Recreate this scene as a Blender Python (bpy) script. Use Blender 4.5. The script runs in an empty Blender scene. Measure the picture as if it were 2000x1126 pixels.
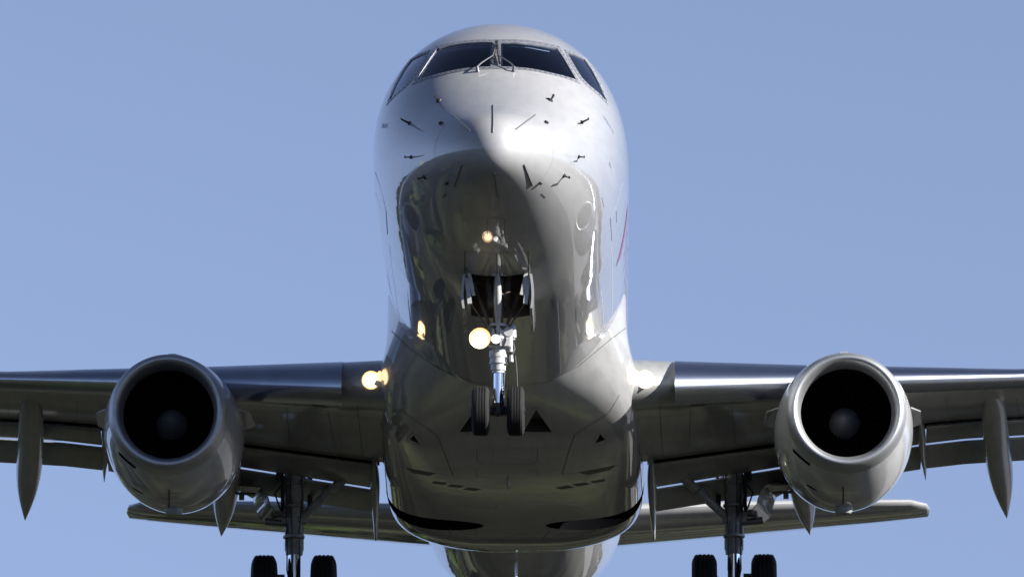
import bpy, math, random
import numpy as np
from mathutils import Vector, Matrix
from mathutils.bvhtree import BVHTree
from math import sin, cos, pi, radians, sqrt
random.seed(7)
S = bpy.context.scene
COL = S.collection

# ------------------------------------------------------------------ camera
# aircraft frame: x = across, y = metres aft of the nose, z = up from the widest line of the cabin
BASE = Vector((0, 17.9, -3.75))
CAM = Vector((1.386, -88.34, -20.145)); FPX = 16015.0; YAW, PIT = -.0133, .1954
NOSE_UP = radians(3.0)
ROT = Matrix.Rotation(-NOSE_UP, 3, 'X')
LOC = Vector((0, 0, 1.7)) - ROT @ (CAM - BASE)
FW = Vector((sin(YAW)*cos(PIT), cos(YAW)*cos(PIT), sin(PIT)))
RT = FW.cross(Vector((0, 0, 1))).normalized(); UP = RT.cross(FW)
cd = bpy.data.cameras.new('camera'); cam = bpy.data.objects.new('camera', cd); COL.objects.link(cam)
cd.sensor_width = 36; cd.lens = FPX/2000*36; cd.clip_start = .5; cd.clip_end = 20000
M = Matrix((RT, UP, -FW)).transposed()
cam.matrix_world = Matrix.Translation((0, 0, 1.7)) @ (ROT @ M).to_4x4()
cd.dof.use_dof = True; cd.dof.focus_distance = 93; cd.dof.aperture_fstop = 7.1
S.camera = cam

# ------------------------------------------------------------------ sky, sun, exposure
SUN_EL, SUN_AZ = radians(24.5), radians(109)          # azimuth clockwise from +Y
w = bpy.data.worlds.new('World'); S.world = w; w.use_nodes = True
nt = w.node_tree; bg = nt.nodes['Background']
sky = nt.nodes.new('ShaderNodeTexSky'); sky.sky_type = 'NISHITA'; sky.sun_disc = False
sky.sun_elevation = SUN_EL; sky.sun_rotation = SUN_AZ
sky.air_density = .5; sky.dust_density = 0; sky.ozone_density = 0; sky.altitude = 0
def wn(t, **k):
    n = nt.nodes.new(t)
    for a, v in k.items(): setattr(n, a, v)
    return n
tcw = wn('ShaderNodeTexCoord'); sp = wn('ShaderNodeSeparateXYZ'); nt.links.new(tcw.outputs['Generated'], sp.inputs[0])
sq = wn('ShaderNodeMath', operation='MULTIPLY'); nt.links.new(sp.outputs[2], sq.inputs[0]); nt.links.new(sp.outputs[2], sq.inputs[1])
ad = wn('ShaderNodeMath', operation='ADD'); ad.inputs[1].default_value = .085; nt.links.new(sq.outputs[0], ad.inputs[0])
rt = wn('ShaderNodeMath', operation='SQRT'); nt.links.new(ad.outputs[0], rt.inputs[0])       # clear dry air: little paling towards the horizon
cb = wn('ShaderNodeCombineXYZ'); nt.links.new(sp.outputs[0], cb.inputs[0]); nt.links.new(sp.outputs[1], cb.inputs[1]); nt.links.new(rt.outputs[0], cb.inputs[2])
nm = wn('ShaderNodeVectorMath', operation='NORMALIZE'); nt.links.new(cb.outputs[0], nm.inputs[0]); nt.links.new(nm.outputs[0], sky.inputs[0])
gmn = wn('ShaderNodeGamma'); gmn.inputs[1].default_value = 1.7; nt.links.new(sky.outputs[0], gmn.inputs[0])
ti = wn('ShaderNodeMix', data_type='RGBA', blend_type='MULTIPLY'); ti.inputs[0].default_value = 1; ti.inputs[7].default_value = (1.93, 1.18, .75, 1)
nt.links.new(gmn.outputs[0], ti.inputs[6]); nt.links.new(ti.outputs[2], bg.inputs[0]); bg.inputs[1].default_value = .0505
sl = bpy.data.lights.new('sun', 'SUN'); sl.energy = 5; sl.angle = radians(.53); sl.color = (1, .965, .91)
so = bpy.data.objects.new('sun', sl); COL.objects.link(so); so.location = (60, -20, 80)
sd = Vector((sin(SUN_AZ)*cos(SUN_EL), cos(SUN_AZ)*cos(SUN_EL), sin(SUN_EL)))
so.rotation_euler = sd.to_track_quat('Z', 'Y').to_euler()
S.view_settings.view_transform = 'Standard'; S.view_settings.look = 'None'
S.view_settings.exposure = 1.65; S.view_settings.gamma = 1
S.cycles.max_bounces = 8; S.cycles.transparent_max_bounces = 12

# ------------------------------------------------------------------ materials
def mat(name, col=(.5, .5, .5), metal=0, rough=.5, coat=0, coat_r=.03, emit=None, es=0, spec=.5, var=0, vscale=3, bump=0, bscale=40):
    m = bpy.data.materials.new(name); m.use_nodes = True
    b = m.node_tree.nodes['Principled BSDF']; L = m.node_tree.links; N = m.node_tree.nodes
    b.inputs['Base Color'].default_value = (*col, 1); b.inputs['Metallic'].default_value = metal
    b.inputs['Roughness'].default_value = rough; b.inputs['Coat Weight'].default_value = coat
    b.inputs['Coat Roughness'].default_value = coat_r; b.inputs['Specular IOR Level'].default_value = spec
    if emit:
        b.inputs['Emission Color'].default_value = (*emit, 1); b.inputs['Emission Strength'].default_value = es
    if var or bump:
        tc = N.new('ShaderNodeTexCoord')
    if var:
        n = N.new('ShaderNodeTexNoise'); n.inputs['Scale'].default_value = vscale; n.inputs['Detail'].default_value = 6
        L.new(tc.outputs['Object'], n.inputs['Vector'])
        r = N.new('ShaderNodeMapRange'); r.inputs[1].default_value = .3; r.inputs[2].default_value = .7
        r.inputs[3].default_value = 1-var; r.inputs[4].default_value = 1+var*.4
        L.new(n.outputs[0], r.inputs[0])
        x = N.new('ShaderNodeMix'); x.data_type = 'RGBA'; x.blend_type = 'MULTIPLY'; x.inputs[0].default_value = 1
        x.inputs[6].default_value = (*col, 1); L.new(r.outputs[0], x.inputs[7]); L.new(x.outputs[2], b.inputs['Base Color'])
    if bump:
        n2 = N.new('ShaderNodeTexNoise'); n2.inputs['Scale'].default_value = bscale
        L.new(tc.outputs['Object'], n2.inputs['Vector'])
        bp = N.new('ShaderNodeBump'); bp.inputs['Strength'].default_value = bump; bp.inputs['Distance'].default_value = .01
        L.new(n2.outputs[0], bp.inputs['Height']); L.new(bp.outputs[0], b.inputs['Normal'])
    return m

def paint_mat(name, col, metal, rough, grime=0., coat=1, coat_r=.03, aft_dark=None):
    """glossy airliner paint: clear coat over pearl base, faint skin waviness, oily streaks running aft"""
    m = mat(name, col, metal, rough, coat=coat, coat_r=coat_r)
    N, L = m.node_tree.nodes, m.node_tree.links; b = N['Principled BSDF']
    tc = N.new('ShaderNodeTexCoord')
    mp = N.new('ShaderNodeMapping'); mp.inputs['Scale'].default_value = (9, .5, 9); L.new(tc.outputs['Object'], mp.inputs[0])
    n = N.new('ShaderNodeTexNoise'); n.inputs['Scale'].default_value = 1; n.inputs['Detail'].default_value = 8; L.new(mp.outputs[0], n.inputs['Vector'])
    r = N.new('ShaderNodeMapRange'); r.inputs[1].default_value = .42; r.inputs[2].default_value = .72
    r.inputs[3].default_value = 1; r.inputs[4].default_value = 1-grime; L.new(n.outputs[0], r.inputs[0])
    x = N.new('ShaderNodeMix'); x.data_type = 'RGBA'; x.blend_type = 'MULTIPLY'; x.inputs[0].default_value = 1
    x.inputs[6].default_value = (*col, 1); L.new(r.outputs[0], x.inputs[7]); L.new(x.outputs[2], b.inputs['Base Color'])
    if aft_dark:                                   # paint colour darkens aft, along a noise-broken edge
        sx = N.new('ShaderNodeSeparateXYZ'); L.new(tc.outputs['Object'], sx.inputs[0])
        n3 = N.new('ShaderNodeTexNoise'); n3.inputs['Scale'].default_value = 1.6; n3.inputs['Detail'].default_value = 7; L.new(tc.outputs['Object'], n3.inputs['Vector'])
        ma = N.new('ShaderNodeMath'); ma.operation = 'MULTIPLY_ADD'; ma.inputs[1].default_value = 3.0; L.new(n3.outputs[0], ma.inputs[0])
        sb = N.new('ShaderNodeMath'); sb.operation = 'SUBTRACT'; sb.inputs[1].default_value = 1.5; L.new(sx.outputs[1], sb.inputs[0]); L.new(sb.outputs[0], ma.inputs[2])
        r3 = N.new('ShaderNodeMapRange'); r3.inputs[1].default_value, r3.inputs[2].default_value = aft_dark[0], aft_dark[1]; r3.inputs[3].default_value = 1; r3.inputs[4].default_value = aft_dark[2]; L.new(ma.outputs[0], r3.inputs[0])
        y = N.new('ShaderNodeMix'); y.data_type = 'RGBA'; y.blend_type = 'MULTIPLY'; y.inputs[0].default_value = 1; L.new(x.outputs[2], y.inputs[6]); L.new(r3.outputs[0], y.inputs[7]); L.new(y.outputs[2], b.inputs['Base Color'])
    n2 = N.new('ShaderNodeTexNoise'); n2.inputs['Scale'].default_value = 2.2; n2.inputs['Detail'].default_value = 2; L.new(tc.outputs['Object'], n2.inputs['Vector'])
    bp = N.new('ShaderNodeBump'); bp.inputs['Strength'].default_value = .05; bp.inputs['Distance'].default_value = .02
    L.new(n2.outputs[0], bp.inputs['Height']); L.new(bp.outputs[0], b.inputs['Normal']); L.new(bp.outputs[0], b.inputs['Coat Normal'])
    return m

PAINT = paint_mat('pearl_paint', (.262, .262, .265), .12, .5, .10)
BELLY = paint_mat('belly_paint', (.34, .34, .34), .15, .45, .15, 1, .03, aft_dark=(-4.2, -1.4, .2))
WINGP = paint_mat('wing_grey_paint', (.26, .265, .26), .25, .42, .2, .6, .10)
NACP = paint_mat('nacelle_paint', (.36, .36, .362), .2, .42, .12, .85, .04)
METAL = mat('polished_aluminium', (.46, .49, .56), 1, .25, var=.1, vscale=5)
LIPM = mat('brushed_lip_metal', (.42, .43, .44), .9, .46, var=.08, vscale=9)
CHROME = mat('chrome', (.8, .82, .86), 1, .08)
GEARW = mat('white_gear_enamel', (.36, .36, .35), 0, .4, coat=.4, var=.2, vscale=14)
GEARG = mat('grey_gear_enamel', (.24, .245, .24), .1, .45, var=.3, vscale=12)
DARK = mat('dark_fittings', (.03, .03, .033), .3, .5)
LINE = mat('panel_seam', (.05, .055, .06), 0, .6)
SEAL = mat('light_seam', (.30, .30, .31), 0, .6)
FRAME = mat('bare_frame_metal', (.40, .41, .44), .8, .42, var=.2, vscale=30)
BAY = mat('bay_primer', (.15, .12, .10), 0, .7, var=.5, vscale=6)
BLACK = mat('recess_black', (.004, .004, .005), 0, .9, spec=0)  # even near-black for wells, ducts, coves and vents
RUBBER = mat('tyre_rubber', (.011, .0105, .0105), 0, .8, spec=.25, var=.3, vscale=20)
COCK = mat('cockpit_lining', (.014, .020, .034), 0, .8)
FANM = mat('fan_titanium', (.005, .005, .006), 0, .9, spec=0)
SPIN = mat('spinner_grey', (.13, .13, .135), .1, .55)
MAGENTA = mat('magenta_stripe', (.12, .06, .12), 0, .7, spec=.1)
SLATE = mat('slate_lettering', (.12, .14, .20), 0, .7, spec=.1)
def lamp(name, col, s): return mat(name, (.9, .9, .85), 0, .2, emit=col, es=s)
LAMPW = lamp('landing_lamp_lit', (1, .78, .42), 1.0)
GLOWR = lamp('amber_glow_ring', (1, .50, .12), .42)  # emissive ring standing in for the amber halo around the lamps
MIDL = lamp('lens_mid_glow', (1, .76, .36), .8)  # lens rings step down to amber, imitating glow falloff
RIML = lamp('lens_edge_glow', (1, .60, .20), .45)  # amber fringe of the glow, put into the outer lens ring
NOSEL = lamp('nose_lamp_lit', (1, .80, .46), 1.7)
LAMPS = lamp('small_lamp_lit', (1, .74, .36), .5)
LAMPC = lamp('taxi_lamp_lit', (.95, .95, 1), .8)
REFL = mat('lamp_reflector', (.95, .8, .55), 1, .15)
def glass_mat(name, tint, ior=1.5):
    m = bpy.data.materials.new(name); m.use_nodes = True; N = m.node_tree.nodes; L = m.node_tree.links
    N.remove(N['Principled BSDF'])
    t = N.new('ShaderNodeBsdfTransparent'); t.inputs[0].default_value = (*tint, 1)
    g = N.new('ShaderNodeBsdfGlossy'); g.inputs['Roughness'].default_value = .02; g.inputs[0].default_value = (.9, .92, 1, 1)
    f = N.new('ShaderNodeFresnel'); f.inputs[0].default_value = ior
    x = N.new('ShaderNodeMixShader'); L.new(f.outputs[0], x.inputs[0]); L.new(t.outputs[0], x.inputs[1]); L.new(g.outputs[0], x.inputs[2])
    L.new(x.outputs[0], N['Material Output'].inputs[0]); return m
GLASS = glass_mat('windscreen_glass', (.55, .62, .75), 1.35)
SIDEG = glass_mat('side_window_glass', (.25, .32, .45), 2.1)
LENS = glass_mat('lamp_lens', (.92, .92, .92), 1.4)

# ------------------------------------------------------------------ mesh helpers (aircraft frame)
class MB:
    def __init__(s): s.v = []; s.f = []; s.m = []
    def add(s, v, f, m=0):
        o = len(s.v); s.v += [tuple(p) for p in v]; s.f += [tuple(i+o for i in q) for q in f]; s.m += [m]*len(f); return s
    def loft(s, rings, m=0, caps=True, closed=True):
        n = len(rings[0]); v = [p for r in rings for p in r]; f = []
        for i in range(len(rings)-1):
            for j in range(n if closed else n-1):
                k = (j+1) % n; f.append((i*n+j, i*n+k, (i+1)*n+k, (i+1)*n+j))
        if caps: f.append(tuple(range(n))[::-1]); f.append(tuple((len(rings)-1)*n+j for j in range(n)))
        return s.add(v, f, m)
    def tube(s, pts, r, m=0, n=12, flat=1.0):
        pts = [Vector(p) for p in pts]; rr = r if isinstance(r, (list, tuple)) else [r]*len(pts); rings = []
        ref = None
        for i, p in enumerate(pts):
            t = (pts[min(i+1, len(pts)-1)]-pts[max(i-1, 0)]).normalized()
            if ref is None:
                al = (pts[-1]-pts[0]).normalized(); ref = min((Vector((1, 0, 0)), Vector((0, 1, 0)), Vector((0, 0, 1))), key=lambda q: abs(q.dot(al))+.3*abs(q.dot(t)))
            a = ref
            u = t.cross(a).normalized(); w_ = t.cross(u)
            rings.append([p+(u*cos(2*pi*k/n)+w_*sin(2*pi*k/n)*flat)*rr[i] for k in range(n)])
        return s.loft(rings, m)
    def box(s, c, d, m=0, rot=None, taper=1):
        v = []
        for x in (-1, 1):
            for y in (-1, 1):
                for z in (-1, 1):
                    k = taper if z < 0 else 1
                    p = Vector((x*d[0]/2*k, y*d[1]/2*k, z*d[2]/2))
                    if rot: p = rot @ p
                    v.append(Vector(c)+p)
        return s.add(v, [(0, 1, 3, 2), (4, 6, 7, 5), (0, 4, 5, 1), (2, 3, 7, 6), (0, 2, 6, 4), (1, 5, 7, 3)], m)
    def lathe(s, c, axis, prof, n=48, m=0, zs=None, caps=False):
        """prof: (along axis, radius); zs: scales of the lower half"""
        c = Vector(c); ax = Vector(axis).normalized()
        u = ax.cross(Vector((0, 0, 1)));
        if u.length < .1: u = Vector((1, 0, 0))
        u.normalize(); w_ = ax.cross(u)
        if w_.z < 0: w_ = -w_
        rings = []
        for i, (a, r) in enumerate(prof):
            R = []
            for k in range(n):
                t = 2*pi*k/n; h = sin(t)
                if zs and h < 0: h *= zs[i]
                R.append(c+ax*a+u*r*cos(t)+w_*r*h)
            rings.append(R)
        return s.loft(rings, m, caps=caps)
    def mesh(s, name, mats, sharp=40):
        me = bpy.data.meshes.new(name)
        me.from_pydata([tuple(Vector(p)-BASE) for p in s.v], [], s.f)
        for q in mats: me.materials.append(q)
        me.polygons.foreach_set('material_index', s.m); me.polygons.foreach_set('use_smooth', [True]*len(s.f))
        me.validate(); me.update()
        import bmesh
        bm = bmesh.new(); bm.from_mesh(me); bmesh.ops.recalc_face_normals(bm, faces=bm.faces); bm.to_mesh(me); bm.free()
        if sharp: me.set_sharp_from_angle(angle=radians(sharp))
        return me
    def build(s, name, mats, parent, sharp=40, label=None):
        if not isinstance(mats, (list, tuple)): mats = [mats]
        o = bpy.data.objects.new(name, s.mesh(name, mats, sharp)); COL.objects.link(o); o.parent = parent
        if label: o['label'] = label
        return o

def spl(xs, ys):
    """natural cubic spline"""
    xs = np.array(xs, float); ys = np.array(ys, float); n = len(xs); h = np.diff(xs)
    A = np.eye(n); b = np.zeros(n)
    for i in range(1, n-1):
        A[i, i-1] = h[i-1]; A[i, i] = 2*(h[i-1]+h[i]); A[i, i+1] = h[i]
        b[i] = 6*((ys[i+1]-ys[i])/h[i]-(ys[i]-ys[i-1])/h[i-1])
    m = np.linalg.solve(A, b)
    def f(x):
        x = min(max(x, xs[0]), xs[-1]); i = min(max(int(np.searchsorted(xs, x))-1, 0), n-2); d = x-xs[i]; e = xs[i+1]-x
        return float(m[i]*e**3/(6*h[i])+m[i+1]*d**3/(6*h[i])+(ys[i]/h[i]-m[i]*h[i]/6)*e+(ys[i+1]/h[i]-m[i+1]*h[i]/6)*d)
    return f
def lin(xs, ys): return lambda x: float(np.interp(x, xs, ys))
def ray(u, v): return CAM.copy(), (FW+RT*((u-1000)/FPX)-UP*((v-563)/FPX)).normalized()
def at(u, v, y):
    o, d = ray(u, v); return o+d*((y-o.y)/d.y)

# ------------------------------------------------------------------ the jet
jet = bpy.data.objects.new('passenger_jet', None); COL.objects.link(jet)
jet.location = LOC; jet.rotation_euler = ROT.to_euler(); jet.empty_display_size = 3
jet['label'] = 'white twin-engine passenger jet on landing approach with wheels down and lights on'
jet['category'] = 'airplane'

# fuselage profile -------------------------------------------------
NS = [0, .08, .3, .7, 1.2, 1.8, 2.6, 3.4, 4.3, 5.3, 6.5, 9, 23]
R_ = [sqrt(s) for s in NS]
fw_ = spl(R_, [0, .235, .44, .66, .85, 1.035, 1.235, 1.365, 1.445, 1.487, 1.505, 1.505, 1.505])
ft_ = spl(R_, [-1.04, -.80, -.63, -.45, -.21, .12, .65, 1.04, 1.32, 1.455, 1.50, 1.505, 1.505])
fb_ = spl(R_, [-1.04, -1.25, -1.36, -1.455, -1.545, -1.64, -1.735, -1.795, -1.83, -1.845, -1.845, -1.845, -1.845])
fc_ = spl(R_, [-1.04, -1.03, -1.0, -.94, -.85, -.73, -.53, -.33, -.17, -.06, 0, 0, 0])
fe_ = lin([0, 2, 6, 40], [2.0, 2.02, 2.22, 2.22])        # fullness of the lower lobe
fu_ = lin([0, 1.5, 3.2, 6, 40], [2.0, 2.0, 2.08, 2.0, 2.0])
TS = [22, 26.5, 29, 31, 33, 34.7, 35.6]
tw_ = spl(TS, [1.505, 1.505, 1.49, 1.36, 1.0, .5, .24])
tt_ = spl(TS, [1.505, 1.505, 1.50, 1.46, 1.36, 1.18, 1.0])
tb_ = spl(TS, [-1.845, -1.845, -1.62, -1.12, -.38, .30, .58])
tc_ = spl(TS, [0, .02, .12, .32, .58, .78, .8])
def section(s):
    if s < 22.5: r = sqrt(s); return fw_(r), ft_(r), fb_(r), fc_(r)
    return tw_(s), tt_(s), tb_(s), tc_(s)
def ring(s, n=144, inset=0):
    a, t, b, c = section(s); a -= inset; t -= inset; b += inset; R = []
    for k in range(n):
        th = 2*pi*k/n; h = cos(th); x = sin(th); e = fu_(s) if h > 0 else fe_(s)
        x = math.copysign(abs(x)**(2/e), x); g = abs(h)**(2/e)
        R.append((a*x, s, c+(t-c)*g if h > 0 else c-(c-b)*g))
    return R
stations = [(.03+i*.024)**2 for i in range(0, 106)]
stations = [s for s in stations if s < 6.6] + [7+.5*i for i in range(0, 58) if 7+.5*i < 35.6] + [35.6]
def skin_mb():
    mb = MB(); n = 144; rings = [ring(s, n) for s in stations]
    mb.loft(rings, caps=False)
    k = len(mb.v); mb.v.append((0, 0, section(0)[1]))
    mb.f += [(k, j, (j+1) % n) for j in range(n)]; mb.m += [0]*n
    o = (len(rings)-1)*n; mb.f.append(tuple(o+j for j in range(n))); mb.m.append(0)
    return mb
skin = skin_mb()

# belly fairing -----------------------------------------------------
BS = [9.6, 10.4, 11.4, 12.6, 14, 16, 18.2, 19.6, 20.8, 22, 23.2]
bw_ = spl(BS, [1.20, 1.37, 1.53, 1.65, 1.69, 1.705, 1.72, 1.715, 1.65, 1.42, .95])
bb_ = spl(BS, [-1.70, -1.845, -1.94, -2.02, -2.08, -2.14, -2.175, -2.18, -2.13, -1.98, -1.74])
bn_ = spl(BS, [2.1, 2.25, 3.2, 4.3, 4.7, 4.8, 4.8, 4.6, 3.6, 2.8, 2.3])
fz_ = lin([9.6, 11, 12.6, 14, 18.5, 20, 22, 23.2], [-.45, -.62, -.92, -1.05, -1.15, -1.1, -.8, -.6])
def fring(s, n=96):
    a, b, e = bw_(s), bb_(s), bn_(s); R = []; zt = fz_(s)
    for k in range(n):
        th = 2*pi*k/n; cx, sx = cos(th), sin(th)
        x = a*abs(sx)**(2/e)*(1 if sx > 0 else -1)
        z = zt+(zt-b)*-abs(cx)**(2/e) if cx < 0 else zt+.28*cx**.8
        q = min(1, max(0, (-.80-z)/.65)); q = q*q*(3-2*q); lim = min(a, 1.475)+(a-min(a, 1.475))*q
        R.append((math.copysign(min(abs(x), lim), x), s, z))
    return R
fair = MB(); fair.loft([fring(9.6+.17*i) for i in range(81) if 9.6+.17*i < 23.2])

def bvh(*mbs):
    v = []; f = []
    for m in mbs:
        o = len(v); v += [Vector(p) for p in m.v]; f += [tuple(i+o for i in q) for q in m.f]
    return BVHTree.FromPolygons(v, f)
BV = bvh(skin); BF = bvh(fair); BA = bvh(skin, fair)
def cast(u, v, tree=None):
    o, d = ray(u, v); h = (tree or BV).ray_cast(o, d)
    if h[0] is None:
        if tree is not None: return None
        best = min(((tree or BV).find_nearest(o+d*(t/d.y)) for t in np.arange(88.5, 97, .1)), key=lambda q: q[3])
        h = best
        if best[3] > .25: return None
    n = h[1]
    if n.dot(d) > 0: n = -n
    return h[0], n
def mx(p): return Vector((-p[0], p[1], p[2]))
def resample(pts, n, closed=False):
    P = np.array(pts, float)
    if closed: P = np.vstack([P, P[:1]])
    L = np.concatenate([[0], np.cumsum(np.linalg.norm(np.diff(P, axis=0), axis=1))])
    t = np.linspace(0, L[-1], n, endpoint=not closed)
    return [tuple(np.interp(x, L, P[:, k]) for k in range(P.shape[1])) for x in t]
def ribbon(mb, px, wd, m=0, tree=None, both=False, lift=.003, closed=False, mir_only=False):
    """a thin line lying on the skin, traced where the skin is seen"""
    P = [tuple(p) for p in px] + ([tuple(px[0])] if closed else [])
    L = sum(math.dist(P[i], P[i+1]) for i in range(len(P)-1))
    hits = [cast(u, v, tree) for u, v in resample(P, max(2, int(L/4)+1))]
    hits = [h for h in hits if h]
    if len(hits) < 2: return
    for sgn in ((-1,) if mir_only else ((1, -1) if both else (1,))):
        v = []
        for i, (p, n) in enumerate(hits):
            t = hits[min(i+1, len(hits)-1)][0]-hits[max(i-1, 0)][0]
            sd_ = t.cross(n).normalized()*wd/2
            for q in (p+n*lift+sd_, p+n*lift-sd_): v.append(q if sgn > 0 else mx(q))
        mb.add(v, [(2*i, 2*i+1, 2*i+3, 2*i+2) for i in range(len(hits)-1)], m)

# windows: traced outlines cast on the skin --------------------------
WS_IN = [(978.5, 83), (1000, 82.6), (1031, 84.5), (1062, 89), (1088, 95), (1100, 113), (1113, 135), (1125, 156), (1103, 149.5), (1080, 143.8), (1055, 138), (1031, 134), (1004, 131.5), (978.5, 130.5)]
WS_OUT = [(967.5, 78), (1000, 77.5), (1031, 79.5), (1062, 84), (1092, 90.5), (1105, 112), (1119, 138), (1134, 165), (1106, 154.5), (1080, 148), (1055, 142.3), (1031, 138.5), (1004, 136.2), (967.5, 135.5)]
SW_IN = [(1107, 102.5), (1124, 108), (1142, 117), (1155, 136), (1170, 164), (1185, 199), (1170, 183), (1149, 165.5), (1136, 152), (1124, 133), (1115, 117)]
SW_OUT = [(1102, 97), (1125, 104), (1145, 114.5), (1158, 134), (1173, 163), (1188, 205), (1169, 186.5), (1146, 168), (1132, 154), (1120, 135), (1111, 119)]
def cast_poly(poly, n): return resample(poly, n, True)
def patch(poly, lift, n=64, rings=10, sgn=1):
    P = resample(poly, n, True); cx = sum(p[0] for p in P)/n; cy = sum(p[1] for p in P)/n
    v = []; f = []
    for k in range(rings+1):
        t = (1-k/rings)*1.03
        for p in P:
            h = cast(cx+(p[0]-cx)*max(t, .02), cy+(p[1]-cy)*(max(t, .02)+(.03 if k == 0 else 0))); q = h[0]+h[1]*lift
            v.append(q if sgn > 0 else mx(q))
    for k in range(rings):
        for j in range(n): f.append((k*n+j, k*n+(j+1) % n, (k+1)*n+(j+1) % n, (k+1)*n+j))
    f.append(tuple(rings*n+j for j in range(n)))
    return MB().add(v, f)
def corner_resample(poly, per):
    """equal number of points on every edge, so that two outlines correspond"""
    out = []
    for i in range(len(poly)):
        a, b = poly[i], poly[(i+1) % len(poly)]
        out += [(a[0]+(b[0]-a[0])*k/per, a[1]+(b[1]-a[1])*k/per) for k in range(per)]
    return out
def band(pin, pout, lift, sgn=1):
    A = [cast(*p) for p in corner_resample(pin, 5)]; B = [cast(*p) for p in corner_resample(pout, 5)]; n = len(A)
    mb = MB(); v = []
    for (a, na), (b, nb) in zip(A, B):
        for q in (a-na*.03, a+na*lift, b+nb*lift, b-nb*.004): v.append(q if sgn > 0 else mx(q))
    mb.add(v, [(4*i+k, 4*((i+1) % n)+k, 4*((i+1) % n)+k+1, 4*i+k+1) for i in range(n) for k in range(3)])
    for i in range(0, n, 2):                      # countersunk bolts along the frame
        a, b = A[i], B[i]; c = (a[0]+b[0])/2+(a[1]+b[1])/2*(lift+.003); q = a[1].to_track_quat('Z', 'Y').to_matrix()
        ring_ = [c+q @ Vector((.013*cos(t), .013*sin(t), 0)) for t in np.linspace(0, 2*pi, 7)[:6]]
        mb.add([p if sgn > 0 else mx(p) for p in ring_], [tuple(range(6))], 1)
    return mb
def prism(poly, out, inn, sgn, direction=None):
    """cutter through the skin"""
    cx = sum(p[0] for p in poly)/len(poly); cy = sum(p[1] for p in poly)/len(poly)
    P = [(cx+(p[0]-cx)*1.03, cy+(p[1]-cy)*1.06) for p in resample(poly, 60, True)]; v = []
    hs = [cast(*p) for p in P]
    nav = sum((h[1] for h in hs), Vector())/len(hs); nav.normalize()
    for p, n in hs: v.append(p+nav*out)
    for p, n in hs: v.append(p-nav*inn)
    if sgn < 0: v = [mx(q) for q in v]
    n = len(P)
    return MB().add(v, [tuple(range(n)), tuple(range(2*n-1, n-1, -1))]+[(i, i+n, (i+1) % n+n, (i+1) % n) for i in range(n)])

def cut(obj, cutters):
    import bmesh
    for mb, mm in cutters:
        c = bpy.data.objects.new('cutter', mb.mesh('cutter', [mm], None)); COL.objects.link(c); c.parent = obj.parent
        for p in c.data.polygons: p.use_smooth = False
        md = obj.modifiers.new('b', 'BOOLEAN'); md.operation = 'DIFFERENCE'; md.solver = 'EXACT'; md.object = c; md.material_mode = 'TRANSFER'
        dg = bpy.context.evaluated_depsgraph_get(); dg.update()
        me = bpy.data.meshes.new_from_object(obj.evaluated_get(dg)); obj.modifiers.clear()
        old = obj.data; obj.data = me; bpy.data.meshes.remove(old)
        cm = c.data; bpy.data.objects.remove(c); bpy.data.meshes.remove(cm)
    obj.data.set_sharp_from_angle(angle=radians(35))

# fuselage lines and marks -----------------------------------------
fus_lines = MB()
fuselage = skin.build('fuselage', [PAINT], jet, None)
cockpit = MB(); cockpit.loft([[(x*.93, y, (z-section(s)[3])*.93+section(s)[3]) for x, y, z in ring(s, 48)] for s in (1.35, 1.6, 2, 2.5, 3, 3.5, 4.2)])
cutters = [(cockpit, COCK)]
for sg in (1, -1): cutters += [(prism(WS_IN, .3, .35, sg), COCK), (prism(SW_IN, .3, .3, sg), COCK)]
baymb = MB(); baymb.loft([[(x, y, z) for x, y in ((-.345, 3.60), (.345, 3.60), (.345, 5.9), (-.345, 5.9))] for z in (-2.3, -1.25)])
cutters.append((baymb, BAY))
def well_cutters():
    out = []
    for sg in (1, -1):
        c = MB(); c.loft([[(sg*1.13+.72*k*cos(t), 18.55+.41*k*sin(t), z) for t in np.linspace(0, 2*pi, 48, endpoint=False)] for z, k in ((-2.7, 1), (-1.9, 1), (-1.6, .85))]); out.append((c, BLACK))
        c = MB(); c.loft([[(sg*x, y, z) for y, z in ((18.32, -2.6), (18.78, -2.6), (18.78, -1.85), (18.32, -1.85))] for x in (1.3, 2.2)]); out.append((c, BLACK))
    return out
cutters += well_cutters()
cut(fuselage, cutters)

def joinlines(obj, mb, mats):
    """lines on a skin belong to that skin's mesh"""
    import bmesh
    me = mb.mesh('l', mats, None); base = len(obj.data.materials)
    for q in mats: obj.data.materials.append(q)
    for p in me.polygons: p.material_index += base
    me.update()
    bm = bmesh.new(); bm.from_mesh(obj.data); bm.from_mesh(me); bm.to_mesh(obj.data); bm.free(); bpy.data.meshes.remove(me)
    obj.data.update()

fl = MB()
ell = [(965+116*cos(t), 296+91*sin(t)) for t in np.linspace(0, 2*pi, 60)]
ribbon(fl, ell, .006, 1)                                   # radome seam
ribbon(fl, [(908, 490), (908, 548)], .012, 0); ribbon(fl, [(1031, 490), (1033, 546)], .012, 0)
ribbon(fl, [(908, 490), (969, 494), (1031, 490)], .008, 0); ribbon(fl, [(970, 494), (971, 550)], .010, 0)
ribbon(fl, [(903, 430), (903, 445), (915, 455), (970, 462), (1020, 458), (1030, 446), (1030, 430), (970, 425)], .004, 1, closed=True)
ribbon(fl, [(952, 426), (986, 426), (986, 458), (952, 458)], .005, 0, closed=True)
ribbon(fl, [(733, 336), (745, 372), (754, 412), (757, 458)], .014, 0); ribbon(fl, [(734, 376), (744, 410)], .012, 0)
ribbon(fl, [(755, 525), (762, 565), (772, 600), (790, 632)], .008, 0); ribbon(fl, [(757, 535), (764, 575)], .010, 0)
ribbon(fl, [(1192, 425), (1195, 470)], .008, 0); ribbon(fl, [(1125, 600), (1126, 628)], .008, 0)
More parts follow.
